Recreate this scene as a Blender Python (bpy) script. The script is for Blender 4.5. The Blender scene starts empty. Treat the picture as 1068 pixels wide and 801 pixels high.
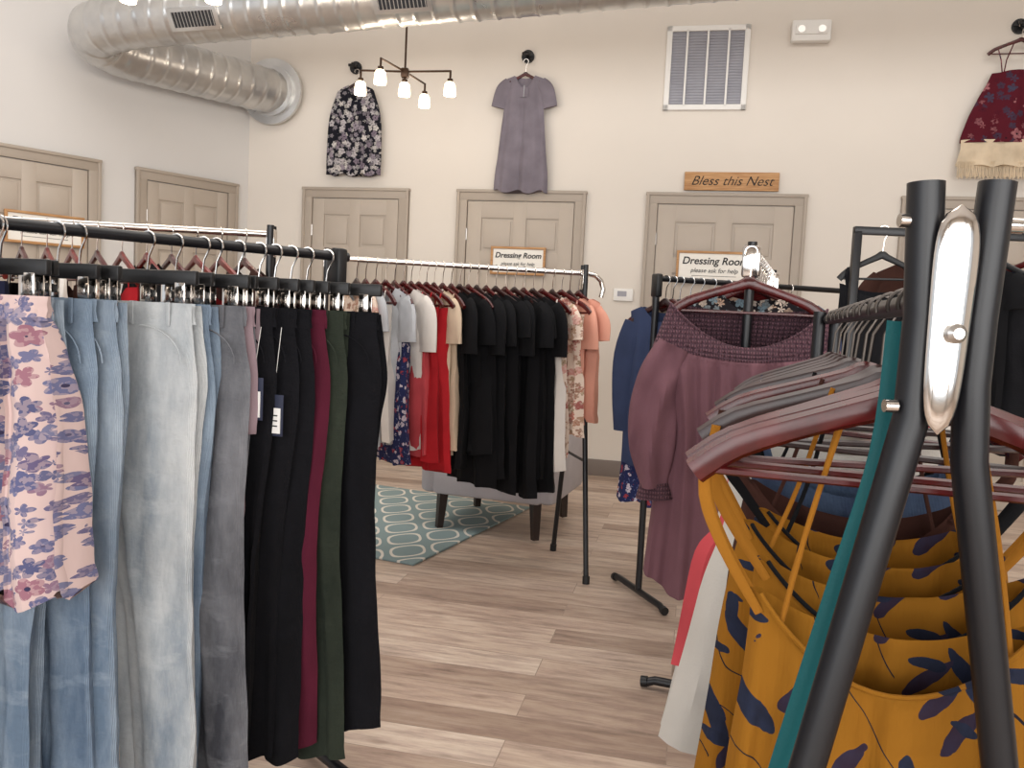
import bpy, bmesh, math, random
from mathutils import Vector, Matrix, noise as mnoise
random.seed(7)
sc=bpy.context.scene
sc.view_settings.view_transform='Standard'
R=math.radians
def lin(c):
    return tuple(((x/255)/12.92 if x/255<=.04045 else ((x/255+.055)/1.055)**2.4) for x in c)+(1,)
# ---------------------------------------------------------------- materials
def mk(name,col=(200,200,200),rough=.6,metal=0,**kw):
    m=bpy.data.materials.new(name); m.use_nodes=True
    nt=m.node_tree; b=nt.nodes['Principled BSDF']
    b.inputs['Base Color'].default_value=lin(col)
    b.inputs['Roughness'].default_value=rough
    b.inputs['Metallic'].default_value=metal
    for k,v in kw.items():
        b.inputs[k.replace('_',' ')].default_value=v
    return m,nt,b
def nd(nt,t,**kw):
    n=nt.nodes.new(t)
    for k,v in kw.items():
        if k in n.inputs.keys(): n.inputs[k].default_value=v
        else: setattr(n,k,v)
    return n
def coords(nt,scale=(1,1,1),rot=(0,0,0),kind='Object',loc=(0,0,0)):
    tc=nd(nt,'ShaderNodeTexCoord'); mp=nd(nt,'ShaderNodeMapping')
    mp.inputs['Scale'].default_value=scale; mp.inputs['Rotation'].default_value=rot; mp.inputs['Location'].default_value=loc
    nt.links.new(tc.outputs[kind],mp.inputs['Vector']); return mp.outputs[0]
def ramp(nt,fac,stops,interp='LINEAR'):
    r=nd(nt,'ShaderNodeValToRGB'); r.color_ramp.interpolation=interp
    e=r.color_ramp.elements
    while len(e)<len(stops): e.new(.5)
    for i,(p,c) in enumerate(stops):
        e[i].position=p; e[i].color=c if len(c)==4 else lin(c)
    nt.links.new(fac,r.inputs[0]); return r.outputs[0]
def mix(nt,fac,a,b,mode='MIX'):
    m=nd(nt,'ShaderNodeMix',data_type='RGBA',blend_type=mode)
    for s,v in ((0,fac),(6,a),(7,b)):
        if hasattr(v,'links'): nt.links.new(v,m.inputs[s])
        else: m.inputs[s].default_value=v
    return m.outputs[2]
def mth(nt,op,a,b=None):
    m=nd(nt,'ShaderNodeMath',operation=op)
    for i,v in enumerate((a,b)):
        if v is None: continue
        if hasattr(v,'links'): nt.links.new(v,m.inputs[i])
        else: m.inputs[i].default_value=v
    return m.outputs[0]
def bump(nt,b,h,st=.3,dist=.01):
    n=nd(nt,'ShaderNodeBump',Strength=st,Distance=dist)
    nt.links.new(h,n.inputs['Height']); nt.links.new(n.outputs[0],b.inputs['Normal'])
def noise(nt,vec,scale=5,detail=4,rough=.5):
    n=nd(nt,'ShaderNodeTexNoise',Scale=scale,Detail=detail,Roughness=rough)
    nt.links.new(vec,n.inputs['Vector']); return n.outputs[0]
def plain(name,col,rough=.6,metal=0,var=.06,sc_=8,bmp=0,bs=60,**kw):
    m,nt,b=mk(name,col,rough,metal,**kw)
    v=coords(nt); n=noise(nt,v,sc_)
    c=lin(col); lo=tuple(x*(1-var) for x in c[:3])+(1,); hi=tuple(min(1,x*(1+var)) for x in c[:3])+(1,)
    nt.links.new(ramp(nt,n,[(.3,lo),(.7,hi)]),b.inputs['Base Color'])
    if bmp: bump(nt,b,noise(nt,v,bs,3),bmp,.004)
    return m
def fabric(name,col,var=.15,rough=.95,wr=.35):
    m,nt,b=mk(name,col,rough); v=coords(nt)
    n=noise(nt,v,7); c=lin(col)
    lo=tuple(x*(1-var) for x in c[:3])+(1,); hi=tuple(min(1,x*(1+var)) for x in c[:3])+(1,)
    nt.links.new(ramp(nt,n,[(.3,lo),(.7,hi)]),b.inputs['Base Color'])
    a=noise(nt,coords(nt,(1,1,.35)),14,3); w=noise(nt,v,260,2)
    bump(nt,b,mth(nt,'ADD',a,mth(nt,'MULTIPLY',w,.12)),wr,.012)
    b.inputs['Specular IOR Level'].default_value=.25
    return m
def denim(name,base,fade,scale=3.0,amt=(.35,.65)):
    m,nt,b=mk(name,base,.95); v=coords(nt,(1.2,1,.35))
    n=noise(nt,v,scale*2,6,.65)
    col=ramp(nt,n,[(amt[0],base),(amt[1],fade)])
    cr=noise(nt,coords(nt,(1,1,2.2),(0,.5,0)),9,5,.6)
    col=mix(nt,ramp(nt,cr,[(.56,(0,0,0,1)),(.68,(.4,.4,.4,1))]),col,lin(fade))
    w=nd(nt,'ShaderNodeTexWave',Scale=160,Distortion=1.5); nt.links.new(coords(nt,(1,1,.6)),w.inputs['Vector'])
    col=mix(nt,.10,col,w.outputs['Color'],'OVERLAY')
    nt.links.new(col,b.inputs['Base Color'])
    bump(nt,b,mth(nt,'ADD',noise(nt,coords(nt,(1,1,1.3),(0,.5,0)),20,4),mth(nt,'MULTIPLY',w.outputs['Fac'],.08)),.75,.014)
    b.inputs['Specular IOR Level'].default_value=.2
    return m
def floral(name,base,cols,leaf,scale=18,thr=.34,leafthr=.2,leafscale=1.4,keep=.25,warp=1.3):
    m,nt,b=mk(name,base,.95); v=coords(nt,(1,.35,1))
    nn=nd(nt,'ShaderNodeTexNoise',Scale=scale*1.6,Detail=3); nt.links.new(v,nn.inputs['Vector'])
    off=nd(nt,'ShaderNodeVectorMath',operation='SCALE'); off.inputs['Scale'].default_value=warp/scale
    nt.links.new(nn.outputs['Color'],off.inputs[0])
    ad=nd(nt,'ShaderNodeVectorMath',operation='ADD'); nt.links.new(v,ad.inputs[0]); nt.links.new(off.outputs[0],ad.inputs[1])
    vo=nd(nt,'ShaderNodeTexVoronoi',Scale=scale); nt.links.new(ad.outputs[0],vo.inputs['Vector'])
    sx=nd(nt,'ShaderNodeSeparateColor'); nt.links.new(vo.outputs['Color'],sx.inputs[0])
    k=len(cols); fc=ramp(nt,sx.outputs[0],[(i/k,c) for i,c in enumerate(cols)],'CONSTANT')
    inner=mth(nt,'LESS_THAN',vo.outputs['Distance'],thr*.35)
    fc=mix(nt,inner,fc,mix(nt,.55,fc,lin(leaf)))
    mask=mth(nt,'MULTIPLY',mth(nt,'LESS_THAN',vo.outputs['Distance'],thr),mth(nt,'GREATER_THAN',sx.outputs[1],keep))
    v2=nd(nt,'ShaderNodeMapping'); v2.inputs['Scale'].default_value=(1.9,1,.8); v2.inputs['Rotation'].default_value=(0,.7,0)
    nt.links.new(ad.outputs[0],v2.inputs[0])
    vl=nd(nt,'ShaderNodeTexVoronoi',Scale=scale*leafscale); nt.links.new(v2.outputs[0],vl.inputs['Vector'])
    lm=mth(nt,'LESS_THAN',vl.outputs['Distance'],leafthr)
    col=mix(nt,lm,lin(base),lin(leaf)); col=mix(nt,mask,col,fc)
    nt.links.new(col,b.inputs['Base Color'])
    bump(nt,b,noise(nt,coords(nt,(1,1,.4)),14,3),.35,.012)
    b.inputs['Specular IOR Level'].default_value=.2
    return m
def petals(name,base,cols,core,leaf,scale=26,soft=.8):
    m,nt,b=mk(name,base,.95); v=coords(nt,(1,.35,1)); col=lin(base)
    for k_,(off,sc_,keep) in enumerate(((0,scale*1.5,.35),(5.3,scale,.22))):
        vv=coords(nt,(1,.35,1),loc=(off,0,off))
        vo=nd(nt,'ShaderNodeTexVoronoi',Scale=sc_,Randomness=.85); nt.links.new(vv,vo.inputs['Vector'])
        sub=nd(nt,'ShaderNodeVectorMath',operation='SUBTRACT'); nt.links.new(vv,sub.inputs[0]); nt.links.new(vo.outputs['Position'],sub.inputs[1])
        sp=nd(nt,'ShaderNodeSeparateXYZ'); nt.links.new(sub.outputs[0],sp.inputs[0])
        sx=nd(nt,'ShaderNodeSeparateColor'); nt.links.new(vo.outputs['Color'],sx.inputs[0])
        ang=mth(nt,'ADD',mth(nt,'ARCTAN2',sp.outputs[0],sp.outputs[2]),mth(nt,'MULTIPLY',sx.outputs[2],6.28))
        lobe=mth(nt,'MULTIPLY',mth(nt,'ABSOLUTE',mth(nt,'SINE',mth(nt,'MULTIPLY',ang,2.5))),.2)
        rad=mth(nt,'ADD',mth(nt,'ADD',lobe,.30),mth(nt,'MULTIPLY',noise(nt,vv,sc_*3,2),.12))
        mask=mth(nt,'MULTIPLY',mth(nt,'LESS_THAN',vo.outputs['Distance'],rad),mth(nt,'GREATER_THAN',sx.outputs[1],keep))
        n=len(cols); fc=ramp(nt,sx.outputs[0],[(i/n,c) for i,c in enumerate(cols)],'CONSTANT')
        fc=mix(nt,mth(nt,'MULTIPLY',mth(nt,'GREATER_THAN',noise(nt,vv,sc_*4,2),.52),.35),fc,lin(base))
        fc=mix(nt,mth(nt,'LESS_THAN',vo.outputs['Distance'],.11),fc,lin(core))
        if k_==0: fc=mix(nt,.4,fc,lin(leaf))
        col=mix(nt,mask,col,fc)
    nt.links.new(col,b.inputs['Base Color'])
    bump(nt,b,noise(nt,coords(nt,(1,1,.4)),14,3),.35,.012)
    b.inputs['Specular IOR Level'].default_value=.2
    return m
def leafy(name,base,dark,dark2,accent):
    m,nt,b=mk(name,base,.9); col=mix(nt,noise(nt,coords(nt),6,3),lin(tuple(x*.93 for x in base)),lin(base))
    def warp(v,s,amt):
        nn=nd(nt,'ShaderNodeTexNoise',Scale=s,Detail=2); nt.links.new(v,nn.inputs['Vector'])
        o=nd(nt,'ShaderNodeVectorMath',operation='SCALE'); o.inputs['Scale'].default_value=amt; nt.links.new(nn.outputs['Color'],o.inputs[0])
        a=nd(nt,'ShaderNodeVectorMath',operation='ADD'); nt.links.new(v,a.inputs[0]); nt.links.new(o.outputs[0],a.inputs[1]); return a.outputs[0]
    ws=warp(coords(nt,(1,.1,1),(0,.5,0)),5,.28)
    wv=nd(nt,'ShaderNodeTexWave',Scale=3.8,Distortion=0); nt.links.new(ws,wv.inputs['Vector'])
    st=mth(nt,'MULTIPLY',mth(nt,'GREATER_THAN',wv.outputs['Fac'],.9982),mth(nt,'GREATER_THAN',noise(nt,coords(nt,(1,.1,1)),7,1),.47))
    col=mix(nt,st,col,lin(dark))
    for i,(rot,sc_,thr,c,loc,kp) in enumerate(((.65,8.2,.32,dark,0,.36),(-.75,9.5,.29,dark2,3.1,.42),(1.45,11,.27,dark,7.7,.45),(.1,10,.26,dark,12.1,.5))):
        v=warp(coords(nt,(1,.1,1),(0,rot,0),loc=(loc,0,loc*.7)),10,.05)
        sm=nd(nt,'ShaderNodeMapping'); sm.inputs['Scale'].default_value=(2.8,1,.95); nt.links.new(v,sm.inputs[0])
        vo=nd(nt,'ShaderNodeTexVoronoi',Scale=sc_,Randomness=.9); nt.links.new(sm.outputs[0],vo.inputs['Vector'])
        sx=nd(nt,'ShaderNodeSeparateColor'); nt.links.new(vo.outputs['Color'],sx.inputs[0])
        edge=mth(nt,'ADD',thr-.07,mth(nt,'MULTIPLY',noise(nt,v,40,3),.14))
        mk_=mth(nt,'MULTIPLY',mth(nt,'LESS_THAN',vo.outputs['Distance'],edge),mth(nt,'GREATER_THAN',sx.outputs[0],kp))
        cc=mix(nt,mth(nt,'MULTIPLY',noise(nt,v,50,3),.5),lin(c),lin(accent))
        col=mix(nt,mk_,col,cc)
    nt.links.new(col,b.inputs['Base Color'])
    bump(nt,b,mth(nt,'ADD',noise(nt,coords(nt,(1,1,.35)),12,4),mth(nt,'MULTIPLY',noise(nt,coords(nt,(1,1,.06)),130,2),.22)),.5,.012)
    b.inputs['Specular IOR Level'].default_value=.2
    return m

M={}
M['wall']=plain('wall_paint',(220,212,202),.85,0,.015,2,.05,120)
M['wall_left']=plain('wall_paint_left',(212,209,206),.85,0,.015,2,.05,120)
M['ceil']=plain('ceiling_paint',(205,200,194),.9)
M['door']=plain('door_taupe',(178,166,153),.5,0,.02)
M['trim']=plain('trim_taupe',(166,154,141),.5,0,.02)
M['base']=plain('baseboard_taupe',(120,109,102),.55,0,.03)
M['black']=plain('black_steel',(20,20,24),.36,.1,.1)
M['blackp']=plain('black_plastic',(16,16,18),.45)
M['chrome']=plain('chrome',(225,220,215),.12,1,.02)
M['dhook']=plain('aged_hook_steel',(80,74,70),.35,1,.02)
M['steel']=plain('satin_steel',(190,186,182),.3,1,.03)
M['cherry']=plain('cherry_wood_hanger',(74,17,17),.25,0,.4,25)
M['dwood']=plain('dark_wood_hanger',(46,20,18),.3,0,.35,25)
M['redwood']=plain('red_wood_hanger',(110,30,24),.3,0,.3,25)
M['bronze']=plain('bronze',(70,52,40),.4,.7)
M['white']=plain('white_plastic',(232,230,226),.5,0,.01)
M['dark']=plain('dark_recess',(45,45,48),.8)
M['grille']=plain('grille_grey',(158,158,166),.7)
M['signw']=plain('sign_white',(238,234,226),.7,0,.02)
M['ink']=plain('sign_ink',(20,18,18),.7)
M['tagn']=plain('navy_swing_tag',(28,34,58),.6)
M['legwood']=plain('espresso_wood',(42,28,24),.4)
M['upholstery']=fabric('grey_upholstery',(180,176,180),.05)
m,nt,b=mk('frosted_glass',(255,240,215),.4); b.inputs['Emission Color'].default_value=lin((255,228,190)); b.inputs['Emission Strength'].default_value=5; M['lamp']=m
m,nt,b=mk('sign_wood',(190,140,85),.6); n=noise(nt,coords(nt,(2,2,30)),4,5)
nt.links.new(ramp(nt,n,[(.3,(160,112,68)),(.7,(200,156,108))]),b.inputs['Base Color']); M['signwood']=m
m,nt,b=mk('galvanised_duct',(205,200,192),.32,.85)
n=noise(nt,coords(nt),5,3); nt.links.new(ramp(nt,n,[(.3,(190,190,190)),(.7,(214,213,210))]),b.inputs['Base Color'])
nt.links.new(ramp(nt,noise(nt,coords(nt),3,2),[(.3,(.27,.27,.27,1)),(.7,(.34,.34,.34,1))]),b.inputs['Roughness']); M['duct']=m
# floor planks
m,nt,b=mk('vinyl_plank_floor',(190,170,150),.42)
v=coords(nt,rot=(0,0,R(12.1)))
bk=nd(nt,'ShaderNodeTexBrick',Scale=1.0); bk.offset=.37; bk.offset_frequency=2
for k_,val in (('Color1',(0,0,0,1)),('Color2',(1,1,1,1)),('Mortar',(.5,.5,.5,1)),('Mortar Size',.0016),('Mortar Smooth',.1),('Bias',0),('Brick Width',1.22),('Row Height',.15)):
    bk.inputs[k_].default_value=val
nt.links.new(v,bk.inputs['Vector'])
sh=nd(nt,'ShaderNodeVectorMath',operation='SCALE'); sh.inputs['Scale'].default_value=17.0; nt.links.new(bk.outputs['Color'],sh.inputs[0])
ad=nd(nt,'ShaderNodeVectorMath',operation='ADD'); nt.links.new(v,ad.inputs[0]); nt.links.new(sh.outputs[0],ad.inputs[1])
mp=nd(nt,'ShaderNodeMapping'); mp.inputs['Scale'].default_value=(1.7,10,1); nt.links.new(ad.outputs[0],mp.inputs[0])
g=noise(nt,mp.outputs[0],2.4,9,.68)
grain=ramp(nt,g,[(.24,(150,128,114)),(.38,(190,172,158)),(.52,(212,197,184)),(.72,(230,218,207))])
mp2=nd(nt,'ShaderNodeMapping'); mp2.inputs['Scale'].default_value=(2,60,1); nt.links.new(ad.outputs[0],mp2.inputs[0])
g2=noise(nt,mp2.outputs[0],2,3)
grain=mix(nt,.3,grain,ramp(nt,g2,[(.3,(112,112,112)),(.7,(150,150,150))]),'OVERLAY')
mp3=nd(nt,'ShaderNodeMapping'); mp3.inputs['Scale'].default_value=(2.2,6,1); nt.links.new(ad.outputs[0],mp3.inputs[0])
kn=nd(nt,'ShaderNodeTexVoronoi',Scale=1.3); nt.links.new(mp3.outputs[0],kn.inputs['Vector'])
grain=mix(nt,ramp(nt,kn.outputs['Distance'],[(.02,(.6,.6,.6,1)),(.13,(0,0,0,1))]),grain,lin((120,98,84)))
tone=ramp(nt,bk.outputs['Color'],[(0,(190,178,170)),(.35,(234,227,221)),(1,(255,255,253))])
col=mix(nt,.9,grain,tone,'MULTIPLY')
col=mix(nt,mth(nt,'MULTIPLY',bk.outputs['Fac'],.55),col,lin((110,92,80)))
nt.links.new(col,b.inputs['Base Color']); bump(nt,b,mth(nt,'SUBTRACT',g2,bk.outputs['Fac']),.12,.003)
M['floor']=m
m,nt,b=mk('rug_trellis',(130,150,150),1)
v=coords(nt); s=nd(nt,'ShaderNodeSeparateXYZ'); nt.links.new(v,s.inputs[0])
cx=mth(nt,'COSINE',mth(nt,'MULTIPLY',s.outputs[0],24.0)); cy=mth(nt,'COSINE',mth(nt,'MULTIPLY',s.outputs[1],17.0))
val=mth(nt,'ABSOLUTE',mth(nt,'ADD',cx,cy)); mk_=mth(nt,'LESS_THAN',mth(nt,'ABSOLUTE',mth(nt,'SUBTRACT',val,.62)),.2)
col=mix(nt,mk_,lin((136,156,158)),lin((226,222,212))); nt.links.new(col,b.inputs['Base Color'])
bump(nt,b,noise(nt,v,200,2),.5,.004); M['rug']=m
# fabrics
F={}
F['pale']=denim('pale_wash_denim',(122,134,146),(200,203,204),2.6,(.30,.58))
F['pale2']=denim('light_blue_denim',(102,120,140),(160,172,184),3)
F['pale3']=denim('light_denim',(92,110,132),(148,164,180),3)
F['grey']=denim('grey_wash_denim',(62,63,69),(136,137,142),2.6,(.32,.68))
F['blackd']=denim('black_denim',(12,12,16),(22,22,27),3)
F['olive']=denim('olive_twill',(36,42,35),(54,60,50),3)
F['maroon']=fabric('maroon_twill',(78,21,40))
F['mauvep']=fabric('dusty_mauve_twill',(142,122,128))
F['romper']=petals('periwinkle_floral',(204,180,176),[(94,96,132),(116,116,144),(100,90,122),(108,110,144),(150,106,120),(86,88,122)],(60,56,84),(114,112,140),26)
F['black']=fabric('black_jersey',(13,13,16),.2)
F['white']=fabric('white_cotton',(214,207,200),.05)
F['cream']=fabric('cream_knit',(206,184,160),.06)
F['red']=fabric('red_crepe',(168,30,38))
F['coral']=fabric('coral_crepe',(186,72,78))
F['peach']=fabric('peach_knit',(212,152,132),.06)
F['navyp']=floral('navy_print',(40,46,86),[(200,190,200),(150,60,70)],(120,130,170),40,.4)
F['peachf']=petals('peach_floral',(222,202,186),[(190,116,102),(176,140,116),(204,150,140),(160,96,90)],(110,70,60),(150,140,110),22)
F['greyt']=fabric('heather_grey',(120,113,122))
F['ltgrey']=fabric('light_grey_knit',(180,182,186))
F['blackf']=petals('black_white_floral',(26,26,34),[(176,170,172),(140,130,140),(120,108,120),(196,190,186)],(40,36,44),(90,92,90),20)
F['burg']=petals('burgundy_floral',(82,22,34),[(82,22,34),(150,96,100),(82,22,34),(60,60,80)],(40,20,30),(66,20,34),14)
F['lace']=fabric('cream_lace',(206,188,162),.15,.95,.9)
F['mauve']=fabric('mauve_gauze',(112,78,86),.1,.95,.6)
F['taupe']=fabric('taupe_knit',(136,120,104))
F['blue']=fabric('slate_blue',(50,60,88))
F['navy']=fabric('navy_knit',(30,34,58))
F['lacefl']=petals('black_lace_floral',(34,30,34),[(214,196,182),(180,150,130),(120,140,150)],(60,50,60),(120,110,100),26)
F['must']=leafy('mustard_floral',(146,96,24),(26,26,36),(46,26,34),(50,62,92))
F['mustp']=fabric('mustard_crepe',(150,98,28),.06)
F['teal']=fabric('teal_satin',(16,84,88),.1,.6)
F['denimb']=denim('chambray',(50,62,86),(72,88,112),4)
F['offw']=fabric('offwhite_gauze',(196,191,183),.05)
F['brown']=fabric('brown_knit',(62,36,29))
F['darkl']=fabric('black_lace',(18,18,22),.4,.9,1)
# smocked gauze
m,nt,b=mk('mauve_smocking',(92,60,70),.95); v=coords(nt)
w1=nd(nt,'ShaderNodeTexWave',Scale=38,Distortion=1.5,bands_direction='X'); nt.links.new(v,w1.inputs['Vector'])
w2=nd(nt,'ShaderNodeTexWave',Scale=24,Distortion=1.5,bands_direction='Z'); nt.links.new(v,w2.inputs['Vector'])
hh=mth(nt,'MULTIPLY',w1.outputs['Fac'],w2.outputs['Fac'])
nt.links.new(ramp(nt,hh,[(0,(66,42,52)),(.7,(112,76,86))]),b.inputs['Base Color']); bump(nt,b,hh,.9,.006); F['mauved']=m
# ---------------------------------------------------------------- builder
class B:
    def __init__(s): s.v=[];s.f=[];s.m=[];s.mats=[]
    def mi(s,mat):
        if mat not in s.mats: s.mats.append(mat)
        return s.mats.index(mat)
    def add(s,vs,fs,mat,T=None):
        o=len(s.v); k=s.mi(mat)
        s.v+= [tuple((T@Vector(p)) if T else p) for p in vs]
        for f in fs: s.f.append([i+o for i in f]); s.m.append(k)
    def box(s,c,size,mat,T=None,bev=0,rot=None):
        bm=bmesh.new(); bmesh.ops.create_cube(bm,size=1)
        bmesh.ops.scale(bm,vec=size,verts=bm.verts)
        if bev: bmesh.ops.bevel(bm,geom=bm.edges[:],offset=bev,segments=2,affect='EDGES',profile=.5)
        X=Matrix.Translation(c)
        if rot is not None: X=X@rot
        if T: X=T@X
        bm.verts.index_update()
        s.add([X@q.co for q in bm.verts],[[q.index for q in f.verts] for f in bm.faces],mat); bm.free()
    def rings(s,rs,mat,c0=False,c1=False,T=None):
        n=len(rs[0]); vs=[p for r in rs for p in r]; fs=[]
        for j in range(len(rs)-1):
            for i in range(n):
                a=j*n+i; b_=j*n+(i+1)%n; fs.append([a,b_,b_+n,a+n])
        if c0: fs.append(list(range(n))[::-1])
        if c1: fs.append([(len(rs)-1)*n+i for i in range(n)])
        s.add(vs,fs,mat,T)
    def tube(s,pts,r,mat,n=10,T=None,rfun=None):
        P=[Vector(p) for p in pts]; L=len(P); rs=[]; nrm=None; acc=0
        for j in range(L):
            t=(P[min(j+1,L-1)]-P[max(j-1,0)]).normalized()
            if nrm is None:
                a=Vector((0,0,1)) if abs(t.z)<.9 else Vector((1,0,0)); nrm=(a-t*a.dot(t)).normalized()
            else:
                nrm=(nrm-t*nrm.dot(t)).normalized()
            bn=t.cross(nrm)
            if j: acc+=(P[j]-P[j-1]).length
            rr=r[j] if isinstance(r,(list,tuple)) else r
            ring=[]
            for i in range(n):
                a=2*math.pi*i/n; q=rr if rfun is None else rfun(rr,acc,i/n)
                ring.append(P[j]+nrm*math.cos(a)*q+bn*math.sin(a)*q)
            rs.append(ring)
        s.rings(rs,mat,True,True,T)
    def rib(s,pts,wn,wy,mat,n=10,T=None,y=0,steps=0,fold=0,seed=0,cap=True):
        if steps: pts=[crom(pts,i/steps) for i in range(steps+1)]; wn=[crom([(w,) for w in wn],i/steps)[0] for i in range(steps+1)] if isinstance(wn,(list,tuple)) else wn
        L=len(pts); rs=[]; rnd=random.Random(seed)
        ph=rnd.random()*6
        for j in range(L):
            a=pts[max(j-1,0)]; c=pts[min(j+1,L-1)]
            dx,dz=c[0]-a[0],c[1]-a[1]; l=math.hypot(dx,dz) or 1; nx,nz=-dz/l,dx/l
            w=wn[j] if isinstance(wn,(list,tuple)) else wn
            yy=pts[j][2] if len(pts[j])>2 else 0
            ring=[]
            for i in range(n):
                an=2*math.pi*i/n; q=w*math.cos(an)
                ring.append((pts[j][0]+nx*q, y+yy+wy*math.sin(an)+fold*math.sin(q*70+ph+j*.2)+(fold*2*mnoise.noise(Vector((q*22,j*.22,seed+i*.03))) if fold else 0), pts[j][1]+nz*q))
            rs.append(ring)
        s.rings(rs,mat,cap,cap,T)
    def obj(s,name,T=None,parent=None,sharp=40):
        me=bpy.data.meshes.new(name); me.from_pydata(s.v,[],s.f)
        for m_ in s.mats: me.materials.append(m_)
        for p,k in zip(me.polygons,s.m): p.material_index=k; p.use_smooth=True
        me.update()
        try: me.set_sharp_from_angle(angle=R(sharp))
        except Exception: pass
        o=bpy.data.objects.new(name,me); sc.collection.objects.link(o)
        if parent: o.parent=parent
        if T: o.matrix_local=T
        return o
def crom(c,t):
    n=len(c)-1; x=min(max(t,0),1)*n; i=min(int(x),n-1); f=x-i
    p0=c[max(i-1,0)];p1=c[i];p2=c[i+1];p3=c[min(i+2,n)]
    return tuple(.5*((2*b_)+(-a+c_)*f+(2*a-5*b_+4*c_-d)*f*f+(-a+3*b_-3*c_+d)*f**3) for a,b_,c_,d in zip(p0,p1,p2,p3))
def empty(name,T=None):
    e=bpy.data.objects.new(name,None); e.empty_display_size=.1; sc.collection.objects.link(e)
    if T: e.matrix_world=T
    return e
def frame(x,y,z,wd):
    w=Vector((wd[0],wd[1],0)).normalized()
    return Matrix(((w.x,-w.y,0,x),(w.y,w.x,0,y),(0,0,1,z),(0,0,0,1)))
def shell(b,mat,ctrl,neck=None,fold=.008,k=3,seed=0,nu=22,nv=26,hem=0,y0=0,T=None,mat2=None,split=1.0,tilt=0,crease=.3):
    rnd=random.Random(seed); p1,p2,p3,p4=[rnd.random()*6.28 for _ in range(4)]; k2=k*1.9+rnd.random()
    rs=[]
    for j in range(nv+1):
        t=j/nv; z,cx_,hw,ht=crom(ctrl,t); ring=[]
        us=[(-1+2*i/nu,-1) for i in range(nu+1)]+[(1-2*i/nu,1) for i in range(1,nu)]
        amp=fold*(.15+.85*min(1,t*1.3))
        for u,side in us:
            e=max(0,1-abs(u)**3)**.5
            rp=math.sin(k*math.pi*u+p1+1.2*t)*.45+math.sin(k2*math.pi*u+p2-1.7*t)*.25+mnoise.noise(Vector((u*k*1.3,t*2.2,seed*3.7)))*1.1
            y=side*ht*e+amp*rp+ .3*amp*math.sin(9*t+p4+u*2)+crease*amp*mnoise.noise(Vector((u*2.5+t*4,t*15,seed*1.3+side)))
            dz=0
            if neck:
                nw,fd,bd,sl=neck; a=abs(u)*hw
                if a<nw: dz=-(fd if side<0 else bd)*(1-(a/nw)**2)
                dz-=sl*max(0,a-nw*.9)
                dz*=(1-t)**2
            dz+=hem*math.sin(k*math.pi*u+p3)*t**5+tilt*u*t**2
            xx=cx_+u*hw*(1+.02*math.sin(7*t+p4)+.05*mnoise.noise(Vector((t*4,seed,side*.2)))*t)+amp*.5*math.cos(k*math.pi*u+p1)
            ring.append((xx,y0+y,z+dz))
        rs.append(ring)
    if mat2 is None: b.rings(rs,mat,False,True,T)
    else:
        q=int(nv*split); b.rings(rs[:q+1],mat,False,False,T); b.rings(rs[q:],mat2,False,True,T)
HZ=-.125; HK='chrome'
def hook(b,T=None,mat=None,down=.11):
    pts=[]
    for i in range(13):
        a=R(200-i*20); pts.append((.019*math.cos(a),0,-.015+.019*math.sin(a)))
    pts+= [(.004,0,-.048),(0,0,-down)]
    b.tube(pts,.0022,mat or M[HK],6,T)
def hanger(b,mat,hw=.21,drop=.075,bar=True,T=None,th=.008,ht=.011):
    hook(b,T)
    pts=[(-hw,HZ-drop*1.05),(-hw*.8,HZ-drop*.62),(-hw*.45,HZ-drop*.22),(-hw*.12,HZ+.008),(0,HZ+.018),(hw*.12,HZ+.008),(hw*.45,HZ-drop*.22),(hw*.8,HZ-drop*.62),(hw,HZ-drop*1.05)]
    b.rib(pts,[ht*1.1,ht*1.1,ht,ht*1.15,ht*1.4,ht*1.15,ht,ht*1.1,ht*1.1],th,mat,8,T,steps=24)
    if bar: b.tube([(-hw*.9,0,HZ-drop),(hw*.9,0,HZ-drop)],.0045,mat,6,T)
def cliphanger(b,hw=.13,T=None):
    hook(b,T,down=.08)
    b.box((0,0,-.092),(hw*2,.014,.030),M['blackp'],T,.004)
    for s_ in (-1,1):
        x=s_*hw*.72
        b.box((x,-.010,-.130),(.026,.004,.055),M['chrome'],T,.0015); b.box((x,.010,-.130),(.026,.004,.055),M['chrome'],T,.0015)
        b.tube([(x-.008,0,-.127),(x+.008,0,-.127)],.009,M['blackp'],8,T)
        b.box((x,-.013,-.156),(.03,.006,.014),M['blackp'],T,.002)
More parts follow.
